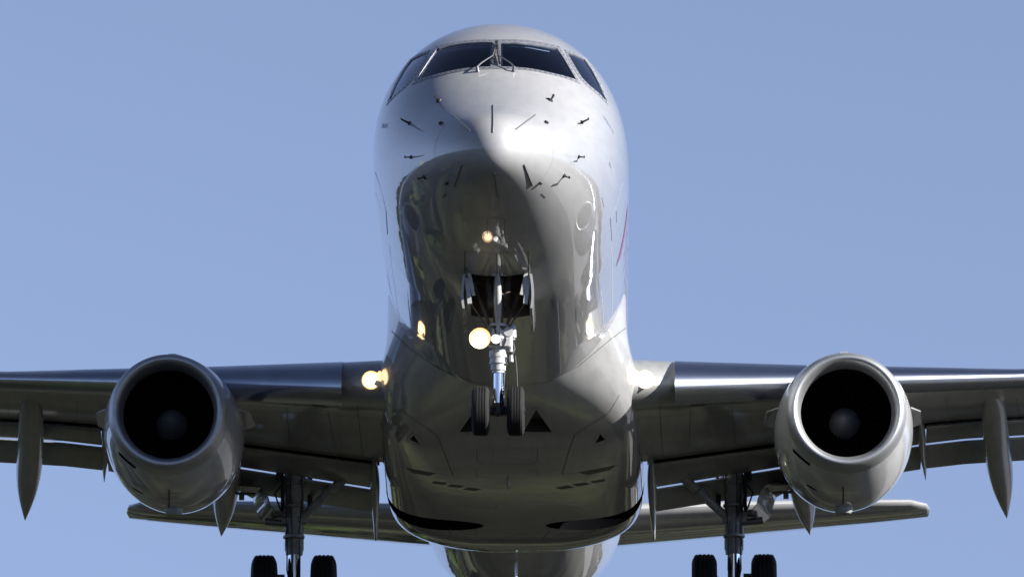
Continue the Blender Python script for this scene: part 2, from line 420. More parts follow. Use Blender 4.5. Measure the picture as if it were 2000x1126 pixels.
ribbon(fl, [(1175, 385), (1180, 405)], .005, 0)
ribbon(fl, [(1216, 356), (1204, 400), (1192, 428)], .012, 2); ribbon(fl, [(1224, 372), (1214, 410), (1207, 436)], .012, 2)
ribbon(fl, [(1204, 412), (1204.5, 434)], .018, 3)
def side_ribbon(mb, yz, wd, m, sg=1):
    H = [BV.ray_cast(Vector((sg*4, y, z)), Vector((-sg, 0, 0))) for y, z in resample(yz, 8)]; v = []
    for i, h in enumerate(H):
        nn = h[1] if h[1].x*sg > 0 else -h[1]
        t = H[min(i+1, 7)][0]-H[max(i-1, 0)][0]; sd_ = t.cross(nn).normalized()*wd/2
        v += [h[0]+nn*.003+sd_, h[0]+nn*.003-sd_]
    mb.add(v, [(2*i, 2*i+1, 2*i+3, 2*i+2) for i in range(7)], m)
for i in range(15):                                          # large slanted title strokes low on the cabin side
    y = 8.0+.43*i; k = (.0, .10, .04, .13)[i % 4]
    side_ribbon(fl, [(y-.28, -.12), (y, -.50-k)], .075, 3)
side_ribbon(fl, [(6.75, -.34), (7.5, -.86)], .20, 4)
side_ribbon(fl, [(14.3, -.15), (14.7, -.72)], .08, 3); side_ribbon(fl, [(15.0, -.12), (15.3, -.60)], .08, 3)
ribbon(fl, [(888, 735), (888, 690), (910, 700), (912, 728)], .006, 1); ribbon(fl, [(1100, 690), (1101, 715)], .006, 0)
ribbon(fl, [(1190, 318), (1194, 326)], .03, 3); ribbon(fl, [(1194, 322), (1197, 336)], .01, 1)
def seam(pts, wd, m):
    v = []
    for i, (s_, th) in enumerate(pts):
        a, t, b, c = section(s_); e = fe_(s_); f = lambda th_, q: Vector((q[0]*math.copysign(abs(sin(th_))**(2/e), sin(th_)), 0, q[3]-(q[3]-q[2])*abs(cos(th_))**(2/e)))
        p = f(th, (a, t, b, c)); p.y = s_; o = Vector((p.x/a**2, 0, (p.z-c)/((c-b)**2))).normalized()
        s2, th2 = pts[min(i+1, len(pts)-1)]; s1, th1 = pts[max(i-1, 0)]
        p2 = f(th2, section(s2)); p2.y = s2; p1 = f(th1, section(s1)); p1.y = s1
        d = (p2-p1).normalized().cross(o).normalized()*wd/2; v += [p+o*.0035+d, p+o*.0035-d]
    fl.add(v, [(2*i, 2*i+1, 2*i+3, 2*i+2) for i in range(len(pts)-1)], m)
for s_ in (6.0, 7.9, 9.6): seam([(s_, th) for th in np.linspace(-1.5, 1.5, 60)], .005, 1)
for th in (-1.02, -.42, .42, 1.02): seam([(s_, th) for s_ in np.linspace(5.6, 10.2, 20)], .005, 1)
for s_, th in ((6.3, .25), (7.1, -.3), (8.5, .3), (8.6, -.62), (7.4, .75)):
    w_, h_ = .16, .11; seam([(s_-w_, th-h_), (s_-w_, th+h_), (s_+w_, th+h_), (s_+w_, th-h_), (s_-w_, th-h_)], .006, 1)
joinlines(fuselage, fl, [LINE, SEAL, mat('white_stripe', (.8, .8, .8), 0, .4, coat=1), SLATE, MAGENTA])

# lettering on the nose flank
def lettering(txt, u0, v0, u1, v1, mir=False):
    a = cast(u0, v0); b = cast(u1, v1)
    cu = bpy.data.curves.new('t', 'FONT'); cu.body = txt; o = bpy.data.objects.new('t', cu); COL.objects.link(o)
    dg = bpy.context.evaluated_depsgraph_get(); me = bpy.data.meshes.new_from_object(o.evaluated_get(dg))
    xs = [v.co.x for v in me.vertices]; k = (b[0]-a[0]).length/(max(xs)-min(xs)); mb = MB(); vs = []
    d = (b[0]-a[0]); d.x = 0; d.normalize(); upv = Vector((0, -d.z, d.y))
    for v in me.vertices:
        p = Vector((a[0].x, a[0].y, a[0].z))+d*(v.co.x*k)+upv*(v.co.y*k)
        h = BV.ray_cast(Vector((4, p.y, p.z)), Vector((-1, 0, 0)))
        q = h[0]+(h[1] if h[1].x > 0 else -h[1])*.003; vs.append(q if not mir else mx(q))
    if mir:   # keep it readable from the other side
        y0 = min(q.y for q in vs)+max(q.y for q in vs); vs2 = []
        for q in vs:
            h = BV.ray_cast(Vector((-4, y0-q.y, q.z)), Vector((1, 0, 0))); vs2.append(h[0]+(h[1] if h[1].x < 0 else -h[1])*.003)
        vs = vs2
    mb.add(vs, [tuple(p.vertices) for p in me.polygons]); bpy.data.objects.remove(o)
    return mb
joinlines(fuselage, lettering('EMBRAER 190', 1180, 233, 1198, 263), [SLATE]); joinlines(fuselage, lettering('EMBRAER 190', 1180, 233, 1198, 263, True), [SLATE])

# glazing -----------------------------------------------------------
for sg, side in ((1, 'right'), (-1, 'left')):
    ws = patch(WS_IN, -.007, sgn=sg).build('windshield_pane', GLASS, fuselage, None)
    band(WS_IN, WS_OUT, .006, sg).build('windshield_frame', [FRAME, LINE], fuselage)
    patch(SW_IN, -.007, sgn=sg).build('side_window', SIDEG, fuselage, None)
    band(SW_IN, SW_OUT, .005, sg).build('side_window_frame', [FRAME, LINE], fuselage)
    g = MB()
    for ln in ([(993, 88), (1031, 90), (1074, 98)], [(1005, 130), (1040, 132), (1103, 146)], [(981, 86), (981, 128)]):
        hs = [cast(*p) for p in resample(ln, 10)]; pts = [h[0]-h[1]*.02 for h in hs]
        g.tube([p if sg > 0 else mx(p) for p in pts], .006, n=6)
    g.build('heater_strip', mat('seal_grey', (.45, .46, .5), .2, .4), fuselage)

# wipers: parked upright at the centre post, arms bent down to the pivots
for sg in (1, -1):
    def sk(u, v, l):
        h = cast(u, v); p = h[0]+h[1]*l; return p if sg > 0 else mx(p)
    mb = MB()
    mb.tube([sk(1003, 140, .0), sk(1003, 139, .06)], [.024, .015])
    mb.tube([sk(1003, 139.5, .055), sk(995, 134, .07), sk(984, 128, .08), sk(974, 122, .085), sk(972, 108, .07)], [.010, .008, .007, .007, .006], n=8)
    mb.build('wiper', mat('wiper_metal', (.16, .16, .17), .6, .4), fuselage)
    mb = MB(); mb.tube([sk(976, 129, .03), sk(973, 108, .045), sk(969.5, 85, .03)], [.012, .017, .008], n=8)
    for k in range(6): mb.box(sk(974-k*.6, 122-k*6, .06), (.022, .02, .018))
    mb.build('wiper_blade', DARK, fuselage)

# lightning strips on the radome
for a, b in (((963, 206), (963, 259)), ((883, 225), (918, 256)), ((1045, 225), (1007, 253)), ((902, 321), (887, 364)), ((1023, 321), (1040, 362)), ((966, 337), (972, 386))):
    mb = MB(); hs = [cast(*p) for p in resample([a, b], 8)]; mb.tube([h[0]+h[1]*.004 for h in hs], .0085, n=6)
    mb.build('lightning_strip', mat('strip_metal', (.14, .14, .15), .5, .45), fuselage)
for u, v in ((862, 241), (1066, 240), (873, 357), (1054, 357)):
    h = cast(u, v); MB().box(h[0]+h[1]*.008, (.05, .03, .03), rot=h[1].to_track_quat('Z', 'Y').to_matrix()).build('latch', DARK, fuselage)
for a, b in (((865, 385), (872, 378)), ((1057, 378), (1065, 386)), ((828, 360), (821, 350))):
    mb = MB(); ribbon(mb, [a, b], .012); mb.build('placard', LINE, fuselage)

# probes and vanes
def probe(base, tip, root_r, mast_r, head=None, name='pitot_probe'):
    b = cast(*base); n = b[1]
    mb = MB(); out = b[0]+n*.08
    t = at(tip[0], tip[1], out.y-.05)
    mb.tube([b[0]-n*.01, b[0]+n*.012], [root_r, root_r*.8], n=14)
    mb.tube([b[0], t], [mast_r*1.5, mast_r], n=8, flat=.6)
    d = Vector((0, -1, -.08)).normalized()
    mb.tube([t+d*-.03, t+d*.09, t+d*.12], [mast_r*.8, mast_r*.7, mast_r*.35], n=8)
    mb.build(name, DARK, fuselage)
probe_k = 1
probe((800, 241), (784, 233), .028, .013); probe((1136, 239), (1149, 233), .028, .013)
probe((803, 307), (791, 307), .024, .011); probe((1130, 306), (1141, 307), .024, .011)
probe((829, 346), (817, 349), .030, .013); probe((1101, 343), (1112, 347), .030, .013)
for u, v, sg in ((857, 197, -1), (1074, 196, 1)):
    h = cast(u, v); n = h[1]; mb = MB(); q = n.to_track_quat('Z', 'Y').to_matrix()
    mb.lathe(h[0], n, [(0, .038), (.012, .034), (.02, .012)], n=16, caps=True)
    mb.box(h[0]+n*.035+Vector((sg*.015, 0, .01)), (.022, .08, .05), rot=Matrix.Rotation(sg*.5, 3, 'Y'), taper=.7)
    mb.build('angle_vane', DARK, fuselage)
def lightmast(u, v, h_, tree=BF, m=GEARW):
    h = cast(u, v, tree) or cast(u, v, BA)
    if not h: return
    mb = MB()
    mb.loft([[(h[0].x+dx*w1, h[0].y+dy*w1*3+o, h[0].z+z) for dx, dy in ((-.03, 0), (0, -.05), (.03, 0), (0, .07))] for z, w1, o in ((.03, 1, 0), (-h_, .6, h_*.6))])
    mb.build('drain_mast', m, fuselage)
lightmast(993, 938, .09); lightmast(1008, 1098, .22)

# ------------------------------------------------------------------ belly fairing
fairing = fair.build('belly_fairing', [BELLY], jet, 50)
def scoop(apex, bl, br, depth):
    """triangular flush inlet: ramp from the apex down to a deep back wall"""
    a, l, r = (cast(*p, BF) for p in (apex, bl, br)); n = (a[1]+l[1]+r[1]).normalized()
    A, B, C_ = a[0], l[0], r[0]
    v = [A+n*.05, B+n*.05, C_+n*.05, A-n*.012, B-n*depth, C_-n*depth]
    return MB().add(v, [(0, 1, 2), (3, 5, 4), (0, 3, 4, 1), (1, 4, 5, 2), (2, 5, 3, 0)])
SC = [((1047, 799), (1022, 843), (1078, 843)), ((928, 799), (897, 843), (953, 843)), ((1172, 846), (1163, 865), (1182, 858)), ((808, 849), (800, 858), (819, 866))]
SCOOP = mat('scoop_inside', (.035, .034, .032), 0, .7)
cut_f = [(scoop(*s_, .16 if i < 2 else .09), SCOOP) for i, s_ in enumerate(SC)]
cut_f += well_cutters()
cut(fairing, cut_f)
bl = MB()
for s_ in SC:
    (ax, ay), (lx, ly), (rx, ry) = s_; g = 4
    ribbon(bl, [(ax-2, ay-g), (ax+2, ay-g), (rx+g+1, ry-2), (rx+2, ry+g), (lx-2, ly+g), (lx-g-1, ly-2)], .016, 1, BF, closed=True)
ribbon(bl, [(765, 646), (800, 680), (860, 721), (930, 747), (1000, 755), (1070, 745), (1130, 714), (1190, 664), (1222, 640)], .012, 0, BA)
ribbon(bl, [(931, 875), (1050, 875), (1050, 898), (1040, 906), (942, 906), (931, 898)], .008, 0, BF, closed=True)
ribbon(bl, [(768, 905), (815, 920), (885, 928)], .008, 0, BF); ribbon(bl, [(1230, 900), (1180, 918), (1098, 925)], .008, 0, BF)
ribbon(bl, [(885, 928), (870, 890), (855, 850), (790, 805)], .009, 0, BF); ribbon(bl, [(1098, 925), (1110, 885), (1122, 848), (1190, 805), (1210, 770)], .009, 0, BF)
ribbon(bl, [(931, 912), (931, 930), (990, 935), (1050, 930), (1050, 912)], .006, 0, BF); ribbon(bl, [(968, 875), (968, 906)], .005, 1, BF)
for sg in (0, 1):
    for k in range(3):
        u = (845+k*32) if sg == 0 else (1090+k*33); v = (938+k*6) if sg == 0 else (950-k*6)
        ribbon(bl, [(u, v+3), (u+25, v+(6 if sg == 0 else -1))], .14, 2, BF)
ribbon(bl, [(800, 918), (845, 926)], .22, 2, BF); ribbon(bl, [(1140, 924), (1196, 913)], .22, 2, BF)
ribbon(bl, [(800, 930), (830, 940), (850, 950), (910, 962)], .005, 0, BF); ribbon(bl, [(1200, 930), (1170, 938), (1080, 962)], .005, 0, BF)
ribbon(bl, [(890, 985), (930, 990), (970, 992), (970, 984)], .006, 0, BF); ribbon(bl, [(1018, 990), (1060, 992), (1100, 984)], .006, 0, BF)
ribbon(bl, [(1060, 1050), (1075, 1035), (1150, 1022), (1170, 1026), (1150, 1040), (1090, 1055)], .006, 0, BF, closed=True)
ribbon(bl, [(880, 1030), (878, 1045)], .006, 0, BF); ribbon(bl, [(930, 1032), (930, 1046)], .006, 0, BF)
joinlines(fairing, bl, [LINE, SEAL, mat('stained_panel', (.10, .098, .085), 0, .6)])

# ------------------------------------------------------------------ wings
def wp(x):
    yl = 12.15+.47*(x-1.5); zl = -1.42+.112*(x-2.05)
    yr = 16.9+.05*(x-1.75)+(.3*(x-5.5) if x > 5.5 else 0); zr = -1.61+.144*(min(x, 6)-1.75)+(.11*(x-6) if x > 6 else 0)
    hu = float(np.interp(x, [1.2, 2.05, 3.7, 6.4, 14.2], [.53, .45, .325, .155, .09])); hl = float(np.interp(x, [1.2, 2.05, 3.7, 6.4, 14.2], [.22, .20, .16, .115, .06]))
    return yl, zl, yr, zr, hu, hl, float(np.interp(x, [1.5, 6, 14], [.24, .15, .06]))
def wsec(x, n=22):
    yl, zl, yr, zr, hu, hl, tr = wp(x); c = yr-yl; lo = []; up = []
    for i in range(n+1):
        q = (i/n)**1.8
        a = sqrt(max(0, 1-(1-min(q/.10, 1))**2)); tl = 1 if q < .1 else 1-((q-.1)/.9)**1.6
        lo.append((yl+c*q, zl+(zr-zl)*q-hl*a*tl))
        a = sqrt(max(0, 1-(1-min(q/.26, 1))**2)); tu = 1 if q < .26 else 1-((q-.26)/.74)**1.6
        up.append((yl+c*q+.25*q, zl+(zr+tr-zl)*q+hu*a*tu))
    return lo, up
def wloop(x, sx):
    lo, up = wsec(x); return [(sx*x, y, z) for y, z in lo]+[(sx*x, y, z) for y, z in up[:0:-1]]
def slat_loop(x, sx):
    yl, zl, yr, zr, hu, hl, tr = wp(x); c = yr-yl; o = []
    dy, dz = -.20, -.055
    N = 20
    for i in range(N+1):                      # lower lip -> nose -> upper trailing edge
        t = -1+2*i/N
        if t < 0: q = .055*t*t; a = sqrt(max(0, 1-(1-q/.10)**2)); o.append((yl+c*q, zl-(hl+.03)*a*1.0))
        else: q = .15*t*t; a = sqrt(max(0, 1-(1-q/.26)**2)); o.append((yl+c*q, zl+(hu+.03)*a))
    inner = [(o[-1][0]-.01, o[-1][1]-.03), (yl+c*.06, zl+hu*.45), (yl+c*.035, zl), (yl+c*.045, zl-hl*.7)]
    return [(sx*x, y+dy, z+dz) for y, z in o+inner]
def flap_loop(x, sx, a, b, th):
    (ya, za), (yb, zb) = a, b; L = math.hypot(yb-ya, zb-za); ty, tz = (yb-ya)/L, (zb-za)/L; ny, nz = -tz, ty; o = []
    for i in range(13):
        q = (1-cos(pi*i/12))/2; h = th*(1.35*sqrt(q)*(1-q)*1.4+.03*(1-q)); o.append((ya+ty*q*L+ny*h*.75, za+tz*q*L+nz*h*.75))
    for i in range(11, 0, -1):
        q = (1-cos(pi*i/12))/2; h = th*.3*(1.35*sqrt(q)*(1-q)*1.4); o.append((ya+ty*q*L-ny*h, za+tz*q*L-nz*h))
    return [(sx*x, y, z) for y, z in o]
def fl_pts(x):
    yr, zr = wp(x)[2:4]; k = float(np.interp(x, [1.75, 5.84, 10], [0, 1, 1.3]))
    s = (yr+.63-.1*k, zr-.25+.09*k); t = (yr+1.13-.1*k, zr-.49+.08*k)
    return (yr+.10, zr-.03), s, (s[0]+.025, s[1]-.028), t
def canoe(mb, path, n=26):
    path = [Vector(p[:3]) for p in path], [p[3] for p in path], [p[4] for p in path]
    T = np.linspace(0, 1, len(path[0])); ts = np.linspace(0, 1, 26); fx = [spl(T, [p[k] for p in path[0]]) for k in range(3)]
    fr, fh = (lambda t: float(np.interp(t, T, path[1]))), (lambda t: float(np.interp(t, T, path[2])))
    rr, rh = spl(T, path[1]), spl(T, path[2])
    rings = []
    for t in ts:
        c = Vector((fx[0](t), fx[1](t), fx[2](t))); a, b = max(rr(t), .004), max(rh(t), .004)
        rings.append([(c.x+a*cos(2*pi*k/n), c.y, c.z+b*sin(2*pi*k/n)) for k in range(n)])
    return mb.loft(rings)
for sx in (-1, 1):
    xs = [1.1, 1.5, 2.0]+[2.0+.5*i for i in range(1, 25)]
    wm = MB(); rings = [wloop(x, sx) for x in xs if x <= 14]
    tipl = rings[-1]; yl, zl = wp(14)[:2]
    for dx, dy, dz, k in ((.18, .35, .10, .8), (.32, .85, .5, .6), (.42, 1.3, 1.15, .38)):     # blended winglet
        rings.append([(sx*(14+dx)+(0 if True else 0), yl+dy+(p[1]-yl)*k, zl+dz+(p[2]-zl)*k*.6) for p in tipl])
    wm.loft(rings)
    wing = wm.build('wing', WINGP, jet, 40)
    wb = bvh(wm)
    for x0, x1 in ((2.08, 3.75), (4.6, 9.0), (9.03, 13.4)):
        m = MB(); m.loft([slat_loop(x0+(x1-x0)*i/12, sx) for i in range(13)]); m.build('slat', METAL, wing, 40)
    for x0, x1 in ((1.78, 5.35), (5.4, 9.6)):
        m = MB(); m.loft([flap_loop(x0+(x1-x0)*i/8, sx, *fl_pts(x0+(x1-x0)*i/8)[:2], .15) for i in range(9)]); m.build('flap', WINGP, wing, 40)
        m = MB(); m.loft([flap_loop(x0+(x1-x0)*i/8, sx, *fl_pts(x0+(x1-x0)*i/8)[2:], .10) for i in range(9)]); m.build('flap', WINGP, wing, 40)
    for path in ([(6.17, 15.3, -1.0, .02, .02), (6.22, 15.9, -1.08, .14, .14), (6.3, 17.0, -1.3, .17, .25), (6.42, 18.2, -1.62, .15, .22), (6.54, 19.4, -1.94, .006, .01)],
                 [(3.62, 15.3, -1.28, .02, .02), (3.65, 15.9, -1.36, .14, .14), (3.72, 17.0, -1.6, .17, .25), (3.82, 18.2, -1.9, .15, .22), (3.92, 19.4, -2.16, .006, .01)],
                 [(9.4, 17, -.68, .02, .02), (9.45, 17.4, -.74, .12, .12), (9.5, 18.2, -.9, .15, .2), (9.6, 19, -1.15, .12, .16), (9.7, 19.9, -1.4, .006, .01)],
                 [(1.80, 16.6, -1.66, .03, .05), (1.81, 17.2, -1.78, .06, .16), (1.82, 17.7, -1.96, .055, .18), (1.83, 18.2, -2.14, .035, .12), (1.84, 18.7, -2.33, .02, .02)],
                 [(5.3, 16.6, -1.14, .02, .04), (5.33, 17.1, -1.2, .05, .14), (5.36, 17.6, -1.33, .045, .14), (5.4, 18.05, -1.46, .03, .09), (5.43, 18.5, -1.58, .005, .01)]):
        m = MB(); canoe(m, [(sx*p[0],)+p[1:] for p in path]); m.build('flap_fairing', WINGP, wing, 60)
    # dark flap cove above the flap, behind the rear spar
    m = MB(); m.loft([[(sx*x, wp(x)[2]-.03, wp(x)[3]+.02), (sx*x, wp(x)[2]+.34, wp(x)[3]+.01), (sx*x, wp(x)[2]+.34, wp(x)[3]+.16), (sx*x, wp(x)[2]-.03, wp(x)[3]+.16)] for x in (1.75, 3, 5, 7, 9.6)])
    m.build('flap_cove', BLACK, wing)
    # landing lights in the root leading edge
    for dx, dz, r, mm in ((.05, 0, .092, LAMPW), (-.085, .04, .055, LAMPS)):
        c = Vector((sx*(1.66+dx), 0, -1.40+dz)); 
        yl = wp(abs(c.x))[0]
        m = MB(); m.lathe((c.x, yl-.03, c.z), (0, 1, 0), [(0, r), (.015, r*.75), (.02, .01)], n=28); lm = m.build('landing_light', mm, wing)
        m = MB(); m.lathe((c.x, yl-.026, c.z), (0, 1, 0), [(-.012, r*1.25), (.0, r*1.15), (.004, r*.9)], n=28); m.build('lamp_glow_ring', GLOWR, wing)  # second lathe: amber ring added around the lamp to imitate its halo
    m = MB()
    m.loft([[(sx*(1.42+.05*i), wp(1.6)[0]-.045+.047*i*.5, z) for z in (-1.53, -1.27)] for i in range(10)], closed=False, caps=False)
    # seams and access panels on the underside, traced on one wing and mirrored
    if sx < 0: WB = wb
    wl = MB()
    for ln, wd in (([(470, 803), (600, 806), (745, 818)], .010), ([(478, 838), (600, 842), (748, 856)], .007), ([(640, 800), (655, 876)], .008), ([(560, 796), (566, 866)], .008), ([(698, 792), (708, 890)], .009),
                   ([(98, 800), (196, 803)], .009), ([(96, 822), (200, 826)], .007), ([(0, 797), (34, 798)], .009), ([(0, 820), (34, 821)], .007), ([(150, 780), (150, 845)], .006), ([(16, 780), (16, 838)], .006)):
        ribbon(wl, ln, wd, 0, WB, mir_only=(sx > 0))
    for cu, cv in ((600, 822), (520, 818), (675, 838), (676, 872), (175, 812)):
        ribbon(wl, [(cu+16*cos(t), cv+4.5*sin(t)) for t in np.linspace(0, 2*pi, 24)], .006, 1, WB, mir_only=(sx > 0))
    ribbon(wl, [(610, 792), (640, 794)], .09, 2, WB, mir_only=(sx > 0)); ribbon(wl, [(744, 888), (749, 888)], .03, 0, WB, mir_only=(sx > 0))
    joinlines(wing, wl, [LINE, SEAL, mat('dull_panel', (.12, .12, .11), 0, .6)])

# ------------------------------------------------------------------ engines
for sx in (-1, 1):
    c = (sx*4.185, 0, -2.0)
    prof_o = [(11.30, .742), (11.6, .797), (12.0, .842), (12.5, .868), (13.1, .855), (13.7, .79), (14.3, .69), (14.35, .66)]
    zs = [1.02, 1.04, 1.06, 1.075, 1.075, 1.06, 1.03, 1.03]
    e = MB(); 
    fo = spl([p[0] for p in prof_o[:-1]], [p[1] for p in prof_o[:-1]]); fz = spl([p[0] for p in prof_o[:-1]], zs[:-1])
    ss = np.linspace(11.30, 14.3, 40); e.lathe(c, (0, 1, 0), [(s, fo(s)) for s in ss]+[(14.3, .55), (13.5, .5)], n=96, zs=[fz(s) for s in ss]+[1, 1])
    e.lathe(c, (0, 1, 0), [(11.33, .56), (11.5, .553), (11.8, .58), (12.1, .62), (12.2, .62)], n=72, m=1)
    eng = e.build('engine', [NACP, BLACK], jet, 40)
    l = MB(); lp = []
    for t in np.linspace(0, 1, 25):
        th = pi*t   # elliptical lip from outside to throat
        a = 11.30+.03*t-.30*sin(th)**.9
        r = .651+.091*cos(th)
        lp.append((a, r))
    zl_ = [1.02-.02*t for t in np.linspace(0, 1, 25)]
    l.lathe(c, (0, 1, 0), lp, n=96, zs=zl_); l.build('inlet_lip', LIPM, eng, None)
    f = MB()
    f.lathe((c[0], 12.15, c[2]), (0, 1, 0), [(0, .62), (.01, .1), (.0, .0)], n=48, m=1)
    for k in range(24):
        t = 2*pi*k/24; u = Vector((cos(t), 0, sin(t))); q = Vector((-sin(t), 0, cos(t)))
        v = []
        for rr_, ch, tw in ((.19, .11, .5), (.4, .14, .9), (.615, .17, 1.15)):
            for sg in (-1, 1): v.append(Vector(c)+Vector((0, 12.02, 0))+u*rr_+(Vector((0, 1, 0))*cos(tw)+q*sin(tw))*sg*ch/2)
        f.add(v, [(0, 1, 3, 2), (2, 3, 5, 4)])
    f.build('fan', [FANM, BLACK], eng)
    sp = MB(); sp.lathe((c[0], 11.62, c[2]), (0, 1, 0), [(0, .004), (.03, .035), (.1, .08), (.22, .135), (.36, .185), (.42, .20)], n=40); sp.build('spinner', SPIN, eng, None)
    nz = MB(); nz.lathe(c, (0, 1, 0), [(13.6, .52), (14.6, .46), (15.3, .36), (15.3, .30), (14.8, .3)], n=48); nz.lathe(c, (0, 1, 0), [(14.6, .26), (15.4, .2), (16.0, .01)], n=32); nz.build('core_nozzle', mat('hot_metal', (.25, .22, .2), 1, .4), eng)
    p = MB(); rings = []
    for y, zt, zb, hw in ((12.0, -1.10, -1.25, .06), (12.35, -1.055, -1.3, .145), (13.2, -1.06, -1.3, .15), (14.2, -1.12, -1.5, .16), (15.5, -1.25, -1.75, .13), (16.6, -1.3, -1.5, .04)):
        rings.append([(sx*4.185+hw*x, y, zb+(zt-zb)*t) for x, t in ((-1, 0), (-1, .8), (-.7, 1), (.7, 1), (1, .8), (1, 0))])
    p.loft(rings); p.build('pylon', NACP, eng, 35)
    for sd in (-1, 1):
        m = MB(); ang = radians(12); 
        v = []
        for y, r0, r1 in ((11.9, .84, .85), (12.3, .86, .98), (13.2, .83, 1.02), (13.3, .82, .95)):
            for r in (r0, r1):
                for dz in (-.008, .008): v.append((sx*4.185+sd*r*cos(ang), y, -2.0+r*sin(ang)+dz))
        n_ = 4; fs = []
        rr2 = [[v[i*4+k] for k in (0, 2, 3, 1)] for i in range(4)]
        m.loft(rr2); m.build('strake', NACP, eng)
    eb = bvh(e)
    m = MB(); h = cast(331 if sx < 0 else 1648, 985, eb)
    m.lathe((sx*4.185, 12.75, -2.98), (0, 0, -1), [(-.06, .12), (0, .11), (.03, .09), (.035, .03)], n=20, caps=True)
    m.build('drain_mast', GEARG, eng)
    # vents and seams
    vl = MB(); cx0 = 331 if sx < 0 else 1648; dy0 = 0 if sx < 0 else -6
    ribbon(vl, [(cx0-99, 884+dy0), (cx0-82, 900+dy0), (cx0-66, 913+dy0)], .075, 0, eb)
    ribbon(vl, [(cx0-72, 952+dy0), (cx0-53, 963+dy0)], .06, 0, eb)
    ribbon(vl, [(cx0-1, 955+dy0), (cx0-1, 990+dy0)], .02, 1, eb)
    ribbon(vl, [(cx0-20, 972+dy0), (cx0+20, 972+dy0)], .006, 1, eb); ribbon(vl, [(cx0-12, 962+dy0), (cx0+20, 962+dy0)], .006, 1, eb)
    ribbon(vl, [(cx0+125, 790+dy0), (cx0+122, 830+dy0), (cx0+105, 880+dy0), (cx0+70, 925+dy0)], .006, 2, eb)
    joinlines(eng, vl, [BLACK, LINE, SEAL])

# ------------------------------------------------------------------ tail
def foil(le, te, x, th, vert=False, n=14):
    o = []
    for i in range(n+1):
        q = (1-cos(pi*i/n))/2; h = th*(2.97*sqrt(q)-1.26*q-3.52*q*q+2.84*q**3-1.03*q**4)/2*1.0
        o.append((q, h))
    for i in range(n-1, 0, -1): o.append((o[i][0], -o[i][1]))
    R = []
    for q, h in o:
        y = le[0]+(te[0]-le[0])*q; z = le[1]+(te[1]-le[1])*q
        R.append((h, y, z) if vert else (x, y, z+h))
    return R
for sx in (-1, 1):
    m = MB(); T = [(.2, (29.7, -.12), (34.1, .02), .34), (1.6, (30.5, .08), (34.3, .16), .36), (3.5, (31.55, .32), (34.55, .37), .28), (5.3, (32.6, .53), (34.8, .58), .2), (5.75, (32.9, .585), (34.85, .635), .17), (6.0, (33.3, .61), (34.8, .66), .1), (6.07, (33.8, .63), (34.7, .66), .04)]
    m.loft([foil(a, b, sx*x, t) for x, a, b, t in T]); m.build('tailplane', PAINT, jet, 40)
m = MB(); m.loft([foil((27.2, 1.2), (34.0, 1.1), 0, .45, True), foil((29.3, 2.6), (34.5, 2.6), 0, .42, True), foil((33.2, 6.9), (36.1, 6.9), 0, .25, True), foil((33.6, 7.0), (36.1, 7.0), 0, .08, True)])
m.build('tail_fin', PAINT, jet, 40)

# ------------------------------------------------------------------ nose gear
def tyre(mb, c, R, wd, n=56, grooves=4, m=0):
    hw = wd/2; prof = []
    for t in np.linspace(-1, 1, 25):
        a = t*hw; shoulder = max(0, abs(t)-.72)/.28
        r = R*(1-.015*t*t)-(R*.2)*(1-sqrt(max(0, 1-shoulder**2)))*.75
        g = (t+1)/2*(grooves+1)
        prof.append((a, r))
    pr = [(-hw*.8, R*.58), (-hw*.98, R*.74)]
    for i in range(grooves+1):
        a0, a1 = -.8+1.6*i/(grooves+1), -.8+1.6*(i+1)/(grooves+1)
        def rr(t):
            sh = max(0, abs(t)-.55)/.45; return R-R*.14*sh**2
        g = .035
        pr += [(hw*(a0+g), rr(a0+g)-.010 if i else rr(a0)), (hw*(a0+g*1.5), rr(a0+g*1.5)), (hw*(a1-g*1.5), rr(a1-g*1.5)), (hw*(a1-g), rr(a1-g)-.010 if i < grooves else rr(a1))]
    pr = [(-hw*.8, R*.58), (-hw*.96, R*.72), (-hw*.98, R*.80), (-hw*.9, R*.88)]+pr[2:]+[(hw*.9, R*.88), (hw*.98, R*.80), (hw*.96, R*.72), (hw*.8, R*.58)]
    return mb.lathe(c, (1, 0, 0), pr, n=n, m=m)
def hub(mb, c, R, wd):
    hw = wd/2
    return mb.lathe(c, (1, 0, 0), [(-hw*.55, .02), (-hw*.6, R*.2), (-hw*.35, R*.25), (-hw*.4, R*.5), (-hw*.8, R*.6), (hw*.8, R*.6), (hw*.4, R*.5), (hw*.35, R*.25), (hw*.6, R*.2), (hw*.55, .02)], n=32)
NGY = 3.98; AX = -3.30
ng = MB(); ng.tube([(0, NGY-.03, -2.34), (0, NGY, -2.66)], [.07, .09], n=20)
ng.tube([(0, NGY, -2.60), (0, NGY, -2.68)], [.10, .102], n=28)
ng.tube([(0, NGY, -2.68), (0, NGY, -2.74)], [.094, .094], n=28)
ng.tube([(0, NGY, -2.74), (0, NGY, -2.755)], [.105, .105], n=28)
ng.tube([(0, NGY, -2.755), (0, NGY, -2.83)], [.09, .084], n=28)
ng.tube([(0, NGY, -2.83), (0, NGY, -2.86)], [.072, .072], n=28)
for z in (-2.3, -2.45): ng.tube([(0, NGY-.04, z), (0, NGY-.04, z-.03)], [.11, .11], n=20)
gear = ng.build('nose_gear', GEARW, jet, 35)
m = MB(); m.tube([(0, NGY+.02, -1.3), (0, NGY-.02, -2.36)], .06, n=16); m.tube([(.03, NGY-.10, -1.5), (.04, NGY-.08, -2.4)], .012, n=6); m.build('upper_strut', BAY, gear)
m = MB(); m.tube([(0, NGY, -2.85), (0, NGY, AX+.06)], [.053, .053], n=24); m.build('piston', CHROME, gear, 35)
